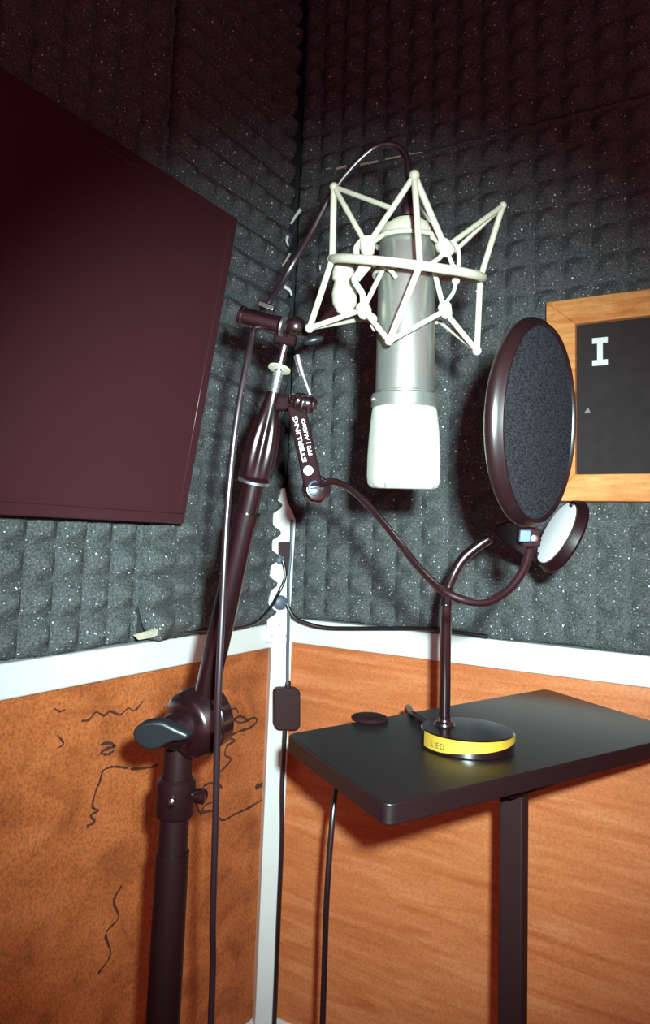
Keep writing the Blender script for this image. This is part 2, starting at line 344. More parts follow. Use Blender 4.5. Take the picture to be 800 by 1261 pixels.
# cables by the trunking
def cable(name, pts, r, m, label, cat='cable', n=8, parent=None):
    bm = B(); tube(bm, smooth_path(pts, n), r, 10); o = obj(name, bm, m, parent, angle=70)
    return o if parent else tag(o, label, cat)
cable('power_cable', [cplane(348, 690, .097), cplane(351, 710, .098), cplane(343, 730, .097), on(330, 752, 0, .056), on(312, 768, 0, .050), on(285, 775, 0, .044), on(250, 777, 0, .034), on(215, 779, 0, .030), on(182, 783, 0, .030)], .0032, 'cable', 'thin black cable running left from the corner along the top of the white rail')
cable('power_cable', [cplane(352, 742, .097), on(362, 760, 1, -.066), on(378, 768, 1, -.060), on(400, 773, 1, -.050), on(430, 774, 1, -.042), on(480, 774, 1, -.036), on(530, 775, 1, -.034), on(600, 784, 1, -.034)], .0042, 'cable', 'black cable running right from the corner over the white rail')
sw = thing('inline_switch_cable', 'black cable with an inline switch box hanging down the white corner trunking', 'cable', (.07, -.09, .0))
bm = B(); tube(bm, smooth_path([cplane(359, 640, .092), cplane(358, 680, .100), cplane(355, 715, .100), cplane(355, 760, .100), cplane(354, 810, .094), cplane(354, 850, .092)], 8), .0030, 10); obj('upper_cord', bm, 'greycable', sw, label='blue-grey upper cord')
bm = B(); d0 = [cplane(351, 896, .092), cplane(349, 930, .090), cplane(347, 975, .090), cplane(347, 1030, .090)]; e = d0[-1]
tube(bm, smooth_path(d0+[V((e.x, e.y, .3)), V((e.x, e.y, .06)), V((e.x+.03, e.y-.05, .005)), V((e.x+.2, e.y-.12, .005)), V((e.x+.5, e.y-.1, .005))], 8), .0046, 10); obj('lower_cord', bm, 'cable', sw)
bm = B(); pts = []
for cx_, cy_, a0 in ((363, 893, 0), (345, 893, 90), (345, 855, 180), (363, 855, 270)):
    for k in range(5):
        a = math.radians(a0+k*22.5); pts.append(cplane(cx_+7*math.cos(a), cy_+7*math.sin(a), .100))
prism(bm, pts, -NC*.024); obj('switch_box', bm, 'soft', sw, bevel=.003)
bm = B(); rod(bm, cplane(355, 838, .090), cplane(354, 850, .090), .0045, 12, .007); obj('strain_relief', bm, 'soft', sw)
# ---------------------------------------------------------------- television on the left wall
tilt0 = V((.11031604, -.42689512, 1.01099264)); tilt1 = V((.18470351, -.42689512, 1.48011777)); TU = (tilt1-tilt0); TH = TU.length; TU.normalize(); TN = V((TU.z, 0, -TU.x)); TY = V((0, 1, 0)); TWD = .84
tv = thing('television', 'black flat television tilted down on the left wall', 'television', (.06, -.43-TWD/2, 1.0))
cen = (tilt0+tilt1)/2-TY*TWD/2
bm = B(); obox(bm, cen-TN*.022, TY*(TWD/2), TU*(TH/2), TN*.022); obj('cabinet', bm, 'tv', tv, bevel=.012)
bm = B(); ft = .016
for a, b, c_, d in ((-TWD/2, TWD/2, TH/2-ft, TH/2), (-TWD/2, TWD/2, -TH/2, -TH/2+ft), (TWD/2-ft, TWD/2, -TH/2+ft, TH/2-ft), (-TWD/2, -TWD/2+ft, -TH/2+ft, TH/2-ft)):
    obox(bm, cen+TY*((a+b)/2)+TU*((c_+d)/2)+TN*.0004, TY*((b-a)/2), TU*((d-c_)/2), TN*.0018)
obj('bezel', bm, 'bezel', tv, bevel=.003)
bm = B(); obox(bm, cen+TN*.0006, TY*(TWD/2-ft), TU*(TH/2-ft), TN*.001); obj('screen', bm, 'tv', tv)
bm = B(); obox(bm, V((.052, cen.y, cen.z-.02)), V((.050, 0, 0)), TY*.07, V((0, 0, .09))); obj('wall_bracket', bm, 'plastic', tv, bevel=.003)
# ---------------------------------------------------------------- framed letter board on the right wall
YF = -.066
x0 = on(672, 372, 1, YF).x; z1 = on(672, 372, 1, YF).z; z0 = on(712, 617, 1, YF).z; xi = on(708, 480, 1, YF).x; fw = xi-x0; x1 = x0+.42
bd = thing('letter_board', 'pine framed black letter board on the right foam wall', 'sign', ((x0+x1)/2, YF/2, z0))
print('frame', x0, z0, z1, fw)
fh = .043
for nm, pts in (('frame_rail', [(x0, z1), (x1, z1), (x1-fw, z1-fh), (x0+fw, z1-fh)]), ('frame_rail', [(x0, z0), (x0+fw, z0+fh), (x1-fw, z0+fh), (x1, z0)]), ('frame_stile', [(x0, z0), (x0, z1), (x0+fw, z1-fh), (x0+fw, z0+fh)]), ('frame_stile', [(x1, z0), (x1-fw, z0+fh), (x1-fw, z1-fh), (x1, z1)])):
    bm = B(); prism(bm, [V((a, YF, b)) for a, b in pts], V((0, .034, 0))); obj(nm, bm, 'frame', bd, bevel=.0015)
bm = B(); abox(bm, (x0+fw-.002, YF+.012, z0+fh-.002), (x1-fw+.002, YF+.03, z1-fh+.002)); obj('black_panel', bm, 'board', bd, smooth=False)
def bp(px, py, off=.0): return on(px, py, 1, YF+.012-off)
lt = bp(729, 417); lb = bp(729, 451); H_ = lt.z-lb.z; W_ = H_*.52; bm = B()
xa = lt.x; st = W_*.36; sf = H_*.2
pts = [(0, 0), (W_, 0), (W_, sf), ((W_+st)/2, sf), ((W_+st)/2, H_-sf), (W_, H_-sf), (W_, H_), (0, H_), (0, H_-sf), ((W_-st)/2, H_-sf), ((W_-st)/2, sf), (0, sf)]
prism(bm, [V((xa+a, YF+.012, lb.z+b)) for a, b in pts], V((0, -.0015, 0))); obj('letter', bm, 'white', bd, smooth=False, label='white slab-serif letter')
bm = B(); prism(bm, [bp(719, 509), bp(727, 508), bp(724, 502)], V((0, -.001, 0))); obj('chip_mark', bm, 'grey', bd, smooth=False)
# ---------------------------------------------------------------- side table
ZT = .76
Lc = on(352, 904, 2, ZT); Bc = on(672, 848, 2, ZT); Nc = on(476, 992, 2, ZT); Rc = on(852, 903, 2, ZT); Nc2 = Nc
def round_poly(pts, r, n=6):
    out = []
    for i, p in enumerate(pts):
        a = (pts[i-1]-p).normalized(); b = (pts[(i+1) % len(pts)]-p).normalized()
        for k in range(n+1):
            t = k/n; out.append((p+a*r)*(1-t)**2+p*2*t*(1-t)+(p+b*r)*t*t)
    return out
colp = P(633, 985, .88); colp.z = 0
stb = thing('side_table', 'black side table with a slanting thin top holding the desk lamp', 'table', (colp.x, colp.y, 0))
bm = B(); prism(bm, round_poly([Lc, Nc2, Rc, Bc], .014), V((0, 0, -.0195))); obj('table_top', bm, 'table', stb, bevel=.0015, angle=30)
bm = B(); abox(bm, (colp.x-.014, colp.y-.014, .03), (colp.x+.014, colp.y+.014, ZT-.0195)); obj('column', bm, 'tableedge', stb, bevel=.002)
ax = (Rc-Lc); ax.z = 0; mid = (Lc+Rc)/2
bm = B(); q = V((colp.x, colp.y, ZT-.0335)); e1 = (Bc-Lc).normalized(); e2 = (Rc-Bc).normalized(); obox(bm, q+e2*.012, e1*.05, e2*.030, V((0, 0, .0138))); obox(bm, q+e2*.030+V((0, 0, .005)), e1*.03, e2*.030, V((0, 0, .0088))); obj('mount_bracket', bm, 'tableedge', stb, bevel=.003)
bm = B(); ld_ = (Bc-Lc).normalized(); pd_ = V((ld_.y, -ld_.x, 0))
obox(bm, V((colp.x, colp.y, .015)), ld_*.20, pd_*.02, V((0, 0, .015)))
for s in (-1, 1): obox(bm, V((colp.x, colp.y, .012))+ld_*.19*s, ld_*.02, pd_*.16, V((0, 0, .012)))
obj('base', bm, 'tableedge', stb, bevel=.003)
p = on(455, 886, 2, ZT); bm = B(); lathe(bm, p, V((0, 0, 1)), [(0, .024), (.002, .025), (.004, .0235), (.0055, .019), (.0062, .010), (.0065, .001)])  # low dark round shape on the far table edge
tag(obj('disc', bm, 'tableedge'), 'small low black puck at the far edge of the side table', 'disc')
# ---------------------------------------------------------------- desk lamp
bc = on(575, 919, 2, ZT)
lamp = thing('desk_lamp', 'black gooseneck desk lamp with a round white head on the side table', 'lamp', tuple(bc))
BR, BH = .0545, .0205
bm = B(); lathe(bm, bc, V((0, 0, 1)), [(0, BR-.001), (.001, BR), (BH-.0015, BR), (BH, BR-.0015), (BH+.0008, BR*.55), (BH+.001, .001)], 72); lb_ = obj('base', bm, 'gloss', lamp)
# yellow sticker round the rim, its lower edge cut on a slant
toc = (CAM-bc); a_c = math.atan2(toc.y, toc.x)
def rimp(a, z): return bc+V((math.cos(a)*(BR+.0006), math.sin(a)*(BR+.0006), z))
bm = B(); N = 40; lo_r = []; up_r = []
a0, a1 = a_c-math.radians(63), a_c+math.radians(88)
for k in range(N+1):
    t = k/N; a = a0+(a1-a0)*t; zl = .003+.0 if t < .2 else .003+(t-.2)/.8*.0105
    lo_r.append(rimp(a, zl)); up_r.append(rimp(a, BH-.0012))
vi = [[bm.verts.new(q+(q-bc).normalized()*s*.0001) for q in r] for r, s in ((lo_r, 0), (up_r, 0))]
inner = [[bm.verts.new(V((bc.x+(q.x-bc.x)*.985, bc.y+(q.y-bc.y)*.985, q.z))) for q in r] for r in (lo_r, up_r)]
for k in range(N):
    bm.faces.new((vi[0][k], vi[0][k+1], vi[1][k+1], vi[1][k])); bm.faces.new((inner[0][k], inner[1][k], inner[1][k+1], inner[0][k+1]))
    for s in (0, 1): bm.faces.new((vi[s][k], vi[s][k+1], inner[s][k+1], inner[s][k]))
for k in (0, N): bm.faces.new((vi[0][k], vi[1][k], inner[1][k], inner[0][k]))
obj('sticker', bm, 'yellow', lb_, label='yellow sticker printed LED')
def text_mesh(txt, size, org, u, v, n, m, parent, name='lettering', depth=.0003, bold=0.0, width=None):
    cu = bpy.data.curves.new('t', 'FONT'); cu.body = txt; cu.size = size; cu.extrude = depth/2; cu.offset = bold; cu.align_x = 'CENTER'; cu.align_y = 'CENTER'; cu.resolution_u = 3
    to = bpy.data.objects.new('t', cu); COL.objects.link(to); dg = bpy.context.evaluated_depsgraph_get(); me = bpy.data.meshes.new_from_object(to.evaluated_get(dg))
    bpy.data.objects.remove(to)
    bm = B(); bm.from_mesh(me); xs = [q.co.x for q in bm.verts]; ys = [q.co.y for q in bm.verts]; xm = (min(xs)+max(xs))/2; ym = (min(ys)+max(ys))/2
    k = width/(max(xs)-min(xs)) if width else 1
    for q in bm.verts: q.co = org+u*(q.co.x-xm)*k+v*(q.co.y-ym)+n*(q.co.z+depth/2)
    return obj(name, bm, m, parent, smooth=False)
for ch, px, mm in (('L', 532, 'green'), ('E', 538, 'green'), ('D', 544, 'green')):
    # find the azimuth whose rim point projects to px
    best = min((abs(((lambda c: CX+FPX*c.x/-c.z)(R.transposed() @ (rimp(a, .01)-CAM)))-px), a) for a in [a_c+math.radians(x_) for x_ in range(-80, 81)])[1]
    nrm = V((math.cos(best), math.sin(best), 0)); uu = V((-math.sin(best), math.cos(best), 0)); q = rimp(best, .0095)
    text_mesh(ch, .0088, q, uu, V((0, 0, 1)), nrm, mm, lb_)
# stem and neck
ps = on(547, 893, 2, ZT+BH); top = P(549, 745, (ps-CAM).dot(-R.col[2])*.99)
dl = (ps-CAM).dot(-R.col[2])
bm = B(); lathe(bm, ps, V((0, 0, 1)), [(0, .013), (.003, .012), (.005, .0085), (.012, .0072)]); rod(bm, ps, top, .0068, 20); obj('stem', bm, 'gloss', lamp)
bm = B(); pth = resample(smooth_path([P(549, 748, dl*.99), P(551, 728, dl), P(558, 708, dl), P(570, 688, dl), P(587, 673, dl), P(602, 663, dl)], 14), .0011)
tube(bm, pth, lambda i, n: .0066 if i % 2 else .0058, 14); obj('gooseneck', bm, 'gloss', lamp, angle=80)
hd = dl*.985; hc = P(687, 657, hd); HN = cdir(-.87, .46, .0)
bm = B(); lathe(bm, hc+HN*.002, -HN, [(0, .040), (.0, .0425), (.003, .0445), (.010, .0475), (.013, .046), (.016, .038), (.018, .010), (.0182, .001)], 64)
hs = obj('head_shell', bm, 'plastic', lamp)
bm = B(); lathe(bm, hc+HN*.0022, HN, [(0, .0395), (.0014, .0390), (.0020, .034), (.0026, .001)], 64); obj('diffuser', bm, 'lens', hs)
bm = B(); hp = [P(605, 661, dl*1.01), P(617, 664, dl*1.02), P(640, 676, dl*1.03), P(676, 690, dl*1.03)]
e = cdir(.35, 1, 0)*.012
prism(bm, [hp[0]+e*.5, hp[1]-e*.2, hp[3]-e*1.0, hp[3]+e*1.5, hp[1]+e*2.0, hp[0]+e*1.2], R @ V((0, 0, .006))); obj('head_arm', bm, 'plastic', lamp, bevel=.0015)
for a_ in (55, 250):
    u_, v_, _ = frame_of(HN); q = hc+HN*.004+(u_*math.cos(math.radians(a_))+v_*math.sin(math.radians(a_)))*.0375
    bm = B(); ball(bm, q, .0032, 10, 6); obj('lens_clip', bm, 'plastic', hs)
# lamp cable
pb = on(530, 892, 2, ZT+.0035)
cable('lamp_cable', [pb, on(517, 884, 2, ZT+.0042), on(507, 878, 2, ZT+.0040), on(503, 876, 2, ZT-.008)+V((-.008, .012, 0)), P(495, 915, 1.10), P(450, 950, 1.06), P(416, 955, 1.02), P(413, 975, 1.0), P(408, 1022, .98), P(402, 1110, .97), P(398, 1230, .97)]+[V((P(398, 1230, .97).x, P(398, 1230, .97).y, .05)), V((P(398, 1230, .97).x-.05, P(398, 1230, .97).y+.05, .005))], .0042, 'cable', 'black lamp cable hanging down behind the left end of the side table')
# ---------------------------------------------------------------- microphone stand
hub = P(243, 888, .755); pst = P(216, 985, .765)
ms = thing('microphone_stand', 'black boom microphone stand with a wing knob, left of the microphone', 'microphone stand', (pst.x, pst.y, 0))
def zat(px, py, d): return P(px, py, d).z
bm = B(); zt_ = P(225, 905, .765).z
rod(bm, (pst.x, pst.y, .12), (pst.x, pst.y, zt_-.12), .0175, 24); rod(bm, (pst.x, pst.y, zt_-.12), (pst.x, pst.y, zt_+.012), .0155, 24); obj('post', bm, 'plastic', ms)
zc = P(216, 978, .765).z
bm = B(); lathe(bm, (pst.x, pst.y, zc-.022), V((0, 0, 1)), [(0, .0185), (.003, .0205), (.036, .0205), (.040, .0165)], 32); obj('height_clutch', bm, 'plastic', ms)
bm = B(); q = V((pst.x, pst.y, zc)); s_ = cdir(1, .05, .25); lathe(bm, q+s_*.016, s_, [(0, .004), (.006, .004), (.007, .0075), (.016, .0085), (.018, .006)], 24); obj('height_knob', bm, 'gloss', ms)
bm = B(); q = V((pst.x, pst.y, zc)); s_ = cdir(-.02, .05, 1); lathe(bm, q+s_*.018, s_, [(0, .005), (.006, .005), (.008, .002)], 16); obj('clamp_screw', bm, 'gloss', ms)
bm = B(); lathe(bm, (pst.x, pst.y, .10), V((0, 0, 1)), [(0, .022), (.05, .024), (.20, .022), (.21, .018)], 32); obj('leg_hub', bm, 'plastic', ms)
for k in range(3):
    a = math.radians(75+120*k); bm = B(); f0 = V((pst.x+.02*math.cos(a), pst.y+.02*math.sin(a), .29)); f1 = V((pst.x+.25*math.cos(a), pst.y+.25*math.sin(a), .014))
    rod(bm, f0, f1, .008, 16); lg = obj('leg', bm, 'plastic', ms); bm = B(); ball(bm, f1, .013); obj('rubber_foot', bm, 'soft', lg)
# clutch hub
HA = cdir(-.62, -.05, .78)
bm = B(); lathe(bm, hub-HA*.022, HA, [(0, .026), (.002, .0335), (.017, .0355), (.0185, .0345)], 56); obj('clutch_disc', bm, 'gloss', ms)
bm = B(); lathe(bm, hub-HA*.003, HA, [(0, .0350), (.004, .0358), (.006, .0345), (.018, .033), (.022, .029), (.024, .016)], 56); obj('clutch_disc', bm, 'gloss', ms)
bm = B(); lathe(bm, hub+HA*.020, HA, [(0, .019), (.010, .018), (.018, .0165), (.024, .012)], 40); kb = obj('knob_boss', bm, 'gloss', ms)
bm = B(); ext = R @ V((.004, .002, -.010))
prism(bm, [P(x, y, .690) for x, y in ((162, 903), (166, 896), (176, 891), (188, 889), (200, 890), (215, 898), (231, 905), (231, 912), (214, 914), (205, 917), (196, 923), (184, 925), (172, 921), (165, 913))], ext); obj('wing_knob', bm, 'teal', kb, bevel=.004, angle=60, label='teal-sheened wing knob')
# boom: straight axis from the hub to the tip
b0 = P(250, 872, .752); b1 = P(350.5, 424, .712); bdv = (b1-b0); BL = bdv.length; bd_ = bdv.normalized()
def bt(px, py): # length along the boom of the point seen at px, py
    best = min(range(401), key=lambda k: (lambda c: (CX+FPX*c.x/-c.z-px)**2+(CY-FPX*c.y/-c.z-py)**2)(R.transposed() @ (b0+bdv*(k/400)-CAM))); return BL*best/400
t_col, t_g0, t_g1, t_thr, t_fl = bt(299, 634), bt(311, 590), bt(336, 482), bt(339, 470), bt(342, 455)
bm = B(); lathe(bm, b0, bd_, [(0, .0125), (t_col-.008, .0122), (t_col-.008, .0138), (t_col+.004, .0138), (t_col+.004, .0108), (t_g0+.004, .0106)], 32); obj('boom_tube', bm, 'tubeg', ms)
gl = t_g1-t_g0
bm = B(); lathe(bm, b0, bd_, [(t_g0, .0145), (t_g0+.0015, .0168), (t_g0+.006, .0170), (t_g0+gl*.25, .0168), (t_g0+gl*.45, .0160), (t_g0+gl*.62, .0135), (t_g0+gl*.78, .0100), (t_g0+gl*.92, .0078), (t_g1, .0068)], 96,
                mod=lambda th, t: 1+(.055*math.cos(10*th) if t_g0+.006 < t < t_g0+gl*.7 else 0)); obj('grip', bm, 'tubeg', ms, angle=70)
bm = B(); lathe(bm, b0, bd_, [(t_g0-.003, .0135), (t_g0-.003, .0160), (t_g0-.0002, .0164), (t_g0-.0002, .0135)], 40); obj('grip_ring', bm, 'chromes', ms, label='polished grip end ring')
bm = B(); prof = [(t_g1-.001, .0050)]
k = t_g1
while k < t_fl-.002: prof += [(k, .0052), (k+.0009, .0042)]; k += .0018
lathe(bm, b0, bd_, prof+[(t_fl, .0045)], 24); obj('threaded_collar', bm, 'chromes', ms, angle=80, label='chrome threaded collar')
fa = (bd_+cdir(.25, .0, -.25)*.3).normalized()
bm = B(); lathe(bm, b0+bd_*t_fl, cdir(.26, 1, -.30), [(0, .0060), (.0005, .0112), (.0022, .0112), (.0028, .0060)], 40); obj('flange_washer', bm, 'nickel', ms, label='cream metal flange washer')
bm = B(); rod(bm, b0+bd_*(t_fl-.001), b0+bd_*(BL+.004), .0036, 20); obj('tip_rod', bm, 'chrome', ms, label='chrome tip rod')
# T joint at the tip
ta, tb = P(295, 389, .708), P(344, 401, .700); td = (tb-ta)
bm = B(); lathe(bm, ta, td, [(0, .0085), (.001, .0102), (.004, .0104), (.005, .0092), (td.length, .0092), (td.length+.001, .0075)], 36); obj('tee_barrel', bm, 'tubeg', ms)
tdn = td.normalized()
for off, r_ in ((.0025, .0098), (.0075, .0085)):
    bm = B(); lathe(bm, tb+tdn*off, tdn, [(0, .006), (.0, r_), (.0022, r_), (.0022, .006)], 36); obj('joint_ring', bm, 'chromes' if off < .005 else 'gloss', ms)
bm = B(); ball(bm, P(364, 402, .700), .0098, 24, 16); obj('swivel_ball', bm, 'gloss', ms)
bm = B(); obox(bm, P(352, 413, .710), cdir(1, -.2, 0)*.011, cdir(.2, 1, 0)*.010, cdir(0, 0, 1)*.008); obj('tip_socket', bm, 'matte', ms, bevel=.003)
bm = B(); obox(bm, P(328, 378, .710), cdir(1, -.35, 0)*.0085, cdir(.35, 1, 0)*.003, cdir(0, 0, 1)*.007); obj('cable_clip', bm, 'gloss', ms, bevel=.0012)
bm = B(); q = P(386, 419, .69); ball(bm, q, .009, 20, 12, scale=(1.15, .45, .5), rot=R @ Matrix.Rotation(.25, 3, 'Z')); obj('lock_lever', bm, 'teal', ms, label='teal-sheened lock lever')
bm = B(); tube(bm, smooth_path([P(366, 402, .702), P(376, 408, .700), P(390, 404, .694), P(406, 388, .684), P(418, 372, .672)], 6), .0050, 14); obj('swivel_arm', bm, 'plastic', ms)
# ---------------------------------------------------------------- shock mount
rl, rr_ = P(409, 319, .655), P(591, 343, .665); rc = (rl+rr_)/2; RU = (rr_-rl)/2; RL_ = RU.length
rf = P(495, 324, .592); RVv = rf-rc; RVv = (RVv-RU*(RVv.dot(RU)/RU.dot(RU))).normalized()*RL_
sm = thing('shock_mount', 'cream metal spider shock mount caged around the microphone', 'shock mount', tuple(P(500, 425, .66)))
bm = B(); torus(bm, rc, RU, RVv, .0040, 96, 12); obj('ring', bm, 'nickel', sm)
RF = rc+RVv; RB = rc-RVv
n_ = dict(A=P(411, 230, .655), Bp=P(510, 216, .605), C=P(619, 253, .668), D=P(381, 404, .645), E=P(479, 420, .600), F=P(587, 432, .662), G=P(452, 303, .625), H=P(548, 305, .632), I=P(447, 381, .632), J=P(547, 383, .636),
          G2=P(466, 303, .70), H2=P(558, 311, .70), I2=P(443, 393, .70), J2=P(541, 396, .70), K=P(513, 252, .725), K2=P(505, 405, .725), X=P(480, 249, .616), RL=rl, RR=rr_, RF=RF, RB=RB)
n_['X'] = n_['Bp'].lerp(n_['G'], .46)
for a, b, r_ in (('A', 'G', .0024), ('A', 'X', .0022), ('A', 'RL', .0029), ('Bp', 'G', .0025), ('Bp', 'H', .0028), ('Bp', 'RF', .0027), ('RF', 'E', .0027), ('C', 'H', .0024), ('C', 'H2', .0022), ('C', 'RR', .0027),
                 ('D', 'RL', .0027), ('D', 'I', .0023), ('D', 'I2', .0023), ('E', 'I', .0024), ('E', 'J', .0023), ('F', 'J', .0024), ('F', 'J2', .0020), ('F', 'RR', .0027), ('K', 'H2', .0020), ('K2', 'J2', .0018), ('K2', 'I2', .0018), ('K', 'RB', .0022), ('RB', 'K2', .0022)):
    bm = B(); rod(bm, n_[a], n_[b], r_*1.03, 12); obj('strut', bm, 'nickel', sm)
for k, r_ in (('A', .0040), ('Bp', .0046), ('C', .0036), ('D', .0042), ('E', .0036), ('F', .0042), ('RL', .0046), ('RR', .0050), ('RF', .0040)):
    bm = B(); ball(bm, n_[k], r_, 16, 10); obj('node', bm, 'nickel', sm)
# inner cradle rings round the microphone, with elastic-wound hubs
up = (P(502, 270, .672)-P(496, 600, .655)).normalized()
mic_top = P(501.5, 288, .668); mic_bot = P(496, 602, .655); MA = (mic_bot-mic_top).normalized(); ML = (mic_bot-mic_top).length
def mt(py): return ML*(py-288)/(602-288)
mu = (R.col[0]-MA*R.col[0].dot(MA)).normalized(); mv = MA.cross(mu).normalized()
if mv.dot(R.col[2]) < 0: mv = -mv
for py_, rr2, r_ in ((299, .0305, .0022), (340, .0300, .0019)):
    bm = B(); torus(bm, mic_top+MA*mt(py_), mu*rr2, mv*rr2, r_, 64, 10); obj('cradle_ring', bm, 'nickel', sm)
for k, py_ in (('G', 297), ('H', 302), ('I', 342), ('J', 342), ('G2', 300), ('H2', 300)):
    cc = mic_top+MA*mt(py_); d = n_[k]-cc; d -= MA*d.dot(MA); bm = B(); rod(bm, cc+d.normalized()*.0300, n_[k], .0023, 10); obj('cradle_arm', bm, 'nickel', sm)
for k, a, b, rad in (('G', (452, 292), (453, 316), .0066), ('H', (541, 297), (556, 314), .0070), ('I', (444, 374), (452, 392), .0066), ('J', (546, 372), (551, 392), .0058)):
    d = {'G': .624, 'H': .631, 'I': .631, 'J': .635}[k]; p0, p1 = P(*a, d), P(*b, d); L = (p1-p0).length
    bm = B(); lathe(bm, p0, p1-p0, [(-.001, .002), (0, rad*.7), (L*.25, rad), (L*.6, rad*.95), (L*.85, rad*.8), (L, rad*.4)], 20, mod=lambda th, t: 1+.06*math.sin(5*th+t*900)); obj('elastic_hub', bm, 'cord', sm)
for pts, d, r_ in (([(446, 296), (439, 305), (440, 318), (446, 326), (441, 336), (436, 344), (441, 354), (446, 362), (447, 374)], .628, .0028),
                 ([(452, 316), (455, 326), (449, 334), (440, 345)], .630, .0022), ([(556, 296), (563, 305), (565, 318), (564, 331)], .634, .0020), ([(546, 312), (538, 320), (528, 326)], .632, .0022),
                 ([(561, 348), (558, 360), (551, 370), (548, 378)], .634, .0017), ([(553, 316), (557, 326), (562, 330)], .636, .0019), ([(458, 318), (470, 326), (480, 332), (488, 342)], .632, .0020),
                 ([(455, 386), (462, 392), (458, 400), (462, 407)], .628, .0017)):
    bm = B(); tube(bm, smooth_path([P(x, y, d) for x, y in pts], 6), r_, 10); obj('elastic_cord', bm, 'cord', sm)
bm = B(); ball(bm, P(561, 346, .634), .0036); obj('cord_bead', bm, 'nickel', sm)
q0 = P(422, 321, .672); q1 = P(425, 389, .664); qd = q1-q0; ql = qd.length
bm = B(); lathe(bm, q0, qd, [(0, .0068), (.001, .0080), (ql*.10, .0082), (ql*.22, .0105), (ql*.32, .0105), (ql*.36, .0085), (ql*.44, .0095), (ql*.60, .0118), (ql*.78, .0112), (ql*.92, .0075), (ql, .002)], 32)
obj('swivel_knob', bm, 'nickel', sm)
# ---------------------------------------------------------------- microphone, hanging upside down
mic = thing('microphone', 'silver studio condenser microphone hanging upside down in the spider mount', 'microphone', tuple(mic_bot))
def mring(bm, prof, cap=True, seg=64):
    rings = []
    for (t, a, b, e, ox, oy) in prof:   # t along axis, half widths a (mu) b (mv), superellipse exponent e
        ring = []
        for k in range(seg):
            th = 2*math.pi*k/seg; c, s = math.cos(th), math.sin(th)
            x = math.copysign(abs(c)**(2/e), c)*a+ox; y = math.copysign(abs(s)**(2/e), s)*b+oy
            ring.append(bm.verts.new(mic_top+MA*t+mu2*x+mv2*y))
        rings.append(ring)
    for a, b in zip(rings, rings[1:]):
        for k in range(seg): bm.faces.new((a[k], a[(k+1) % seg], b[(k+1) % seg], b[k]))
    if cap: bm.faces.new(rings[0][::-1]); bm.faces.new(rings[-1])
ang = math.radians(-14); mu2 = mu*math.cos(ang)+mv*math.sin(ang); mv2 = mv*math.cos(ang)-mu*math.sin(ang)
rb = .0262
bm = B(); mring(bm, [(mt(300), rb-.0005, rb-.0005, 2, 0, 0), (mt(303), rb, rb, 2, 0, 0), (mt(484), rb+.0004, rb+.0004, 2, 0, 0), (mt(485), rb-.001, rb-.001, 2, 0, 0), (mt(488), rb-.001, rb-.001, 2, 0, 0)]); obj('body', bm, 'micbody', mic)
bm = B(); mring(bm, [(mt(270), .008, .008, 2, 0, 0), (mt(273), .0155, .0155, 2, 0, 0), (mt(279), .0175, .0175, 2, 0, 0), (mt(281), .0240, .0240, 2, 0, 0), (mt(289), .0262, .0262, 2, 0, 0), (mt(297), .0262, .0262, 2, 0, 0), (mt(298), .024, .024, 2, 0, 0), (mt(301), .024, .024, 2, 0, 0)]); obj('end_cap', bm, 'nickel', mic)
bm = B(); q = mic_top+MA*mt(280)+mu*.012-mv*.004; lathe(bm, q, -MA, [(0, .0055), (.005, .0055), (.007, .003)], 16); obj('cap_screw', bm, 'nickel', mic)
bm = B(); mring(bm, [(mt(487), .0285, .0285, 2, 0, 0), (mt(488.5), .0300, .0300, 2, 0, 0), (mt(503), .0303, .0303, 2, 0, 0), (mt(504.5), .0290, .0290, 2, 0, 0)]); obj('collar_ring', bm, 'micbody', mic)
for sx in (-1, 1):
    bm = B(); q = mic_top+MA*mt(495)+mu2*.0298*sx; lathe(bm, q, mu2*sx, [(0, .0022), (.0022, .0022), (.003, .001)], 14); obj('collar_screw', bm, 'chrome', mic)
bm = B(); g0, g1 = mt(504), mt(602); gl_ = g1-g0; pr = []
for k, (f_, a, b, e) in enumerate(((0, .0285, .0285, 2.0), (.04, .0292, .0288, 2.2), (.3, .0302, .0265, 3.0), (.6, .0312, .0235, 3.8), (.85, .0315, .0205, 4.4), (.94, .0308, .0192, 4.6), (.98, .0292, .0172, 4.6), (1.0, .0262, .0138, 4.4))):
    pr.append((g0+gl_*f_, a, b, e, 0, 0))
mring(bm, pr); gr = obj('grille', bm, 'grille', mic, angle=60)
for sx in (-1, 1):      # edge seams of the basket
    bm = B(); pts = []
    for (t, a, b, e, _, _) in pr[1:-1]:
        c = math.cos(math.radians(58)); s = math.sin(math.radians(58)); pts.append(mic_top+MA*t+mu2*sx*(c**(2/e)*a)*1.0+mv2*(s**(2/e)*b)*1.012)
    tube(bm, smooth_path(pts, 4), .00065, 8); obj('basket_seam', bm, 'micbody', gr)
# ---------------------------------------------------------------- microphone cable
mc = thing('microphone_cable', 'long black cable looping from the microphone over the stand and down its front', 'cable', (P(262, 1261, .65).x, P(262, 1261, .65).y, 0))
cp = [P(504, 236, .676), P(503, 212, .680), P(500, 193, .685), P(490, 181, .690), P(476, 178, .694), P(458, 184, .70), P(432, 208, .706), P(408, 240, .710), P(384, 285, .710), P(357, 331, .702), P(333, 370, .728), P(320, 388, .726), P(313, 405, .708), P(305, 440, .690), P(294, 500, .675), P(286, 560, .668), P(279, 640, .664), P(274, 740, .660), P(269, 850, .655), P(267, 930, .66), P(265, 1020, .665), P(262, 1130, .67), P(260, 1250, .675)]
e = cp[-1]; cp += [V((e.x, e.y, .25)), V((e.x+.01, e.y-.01, .05)), V((e.x+.05, e.y-.03, .005)), V((e.x+.2, e.y+.02, .005)), V((e.x+.3, e.y+.1, .005))]
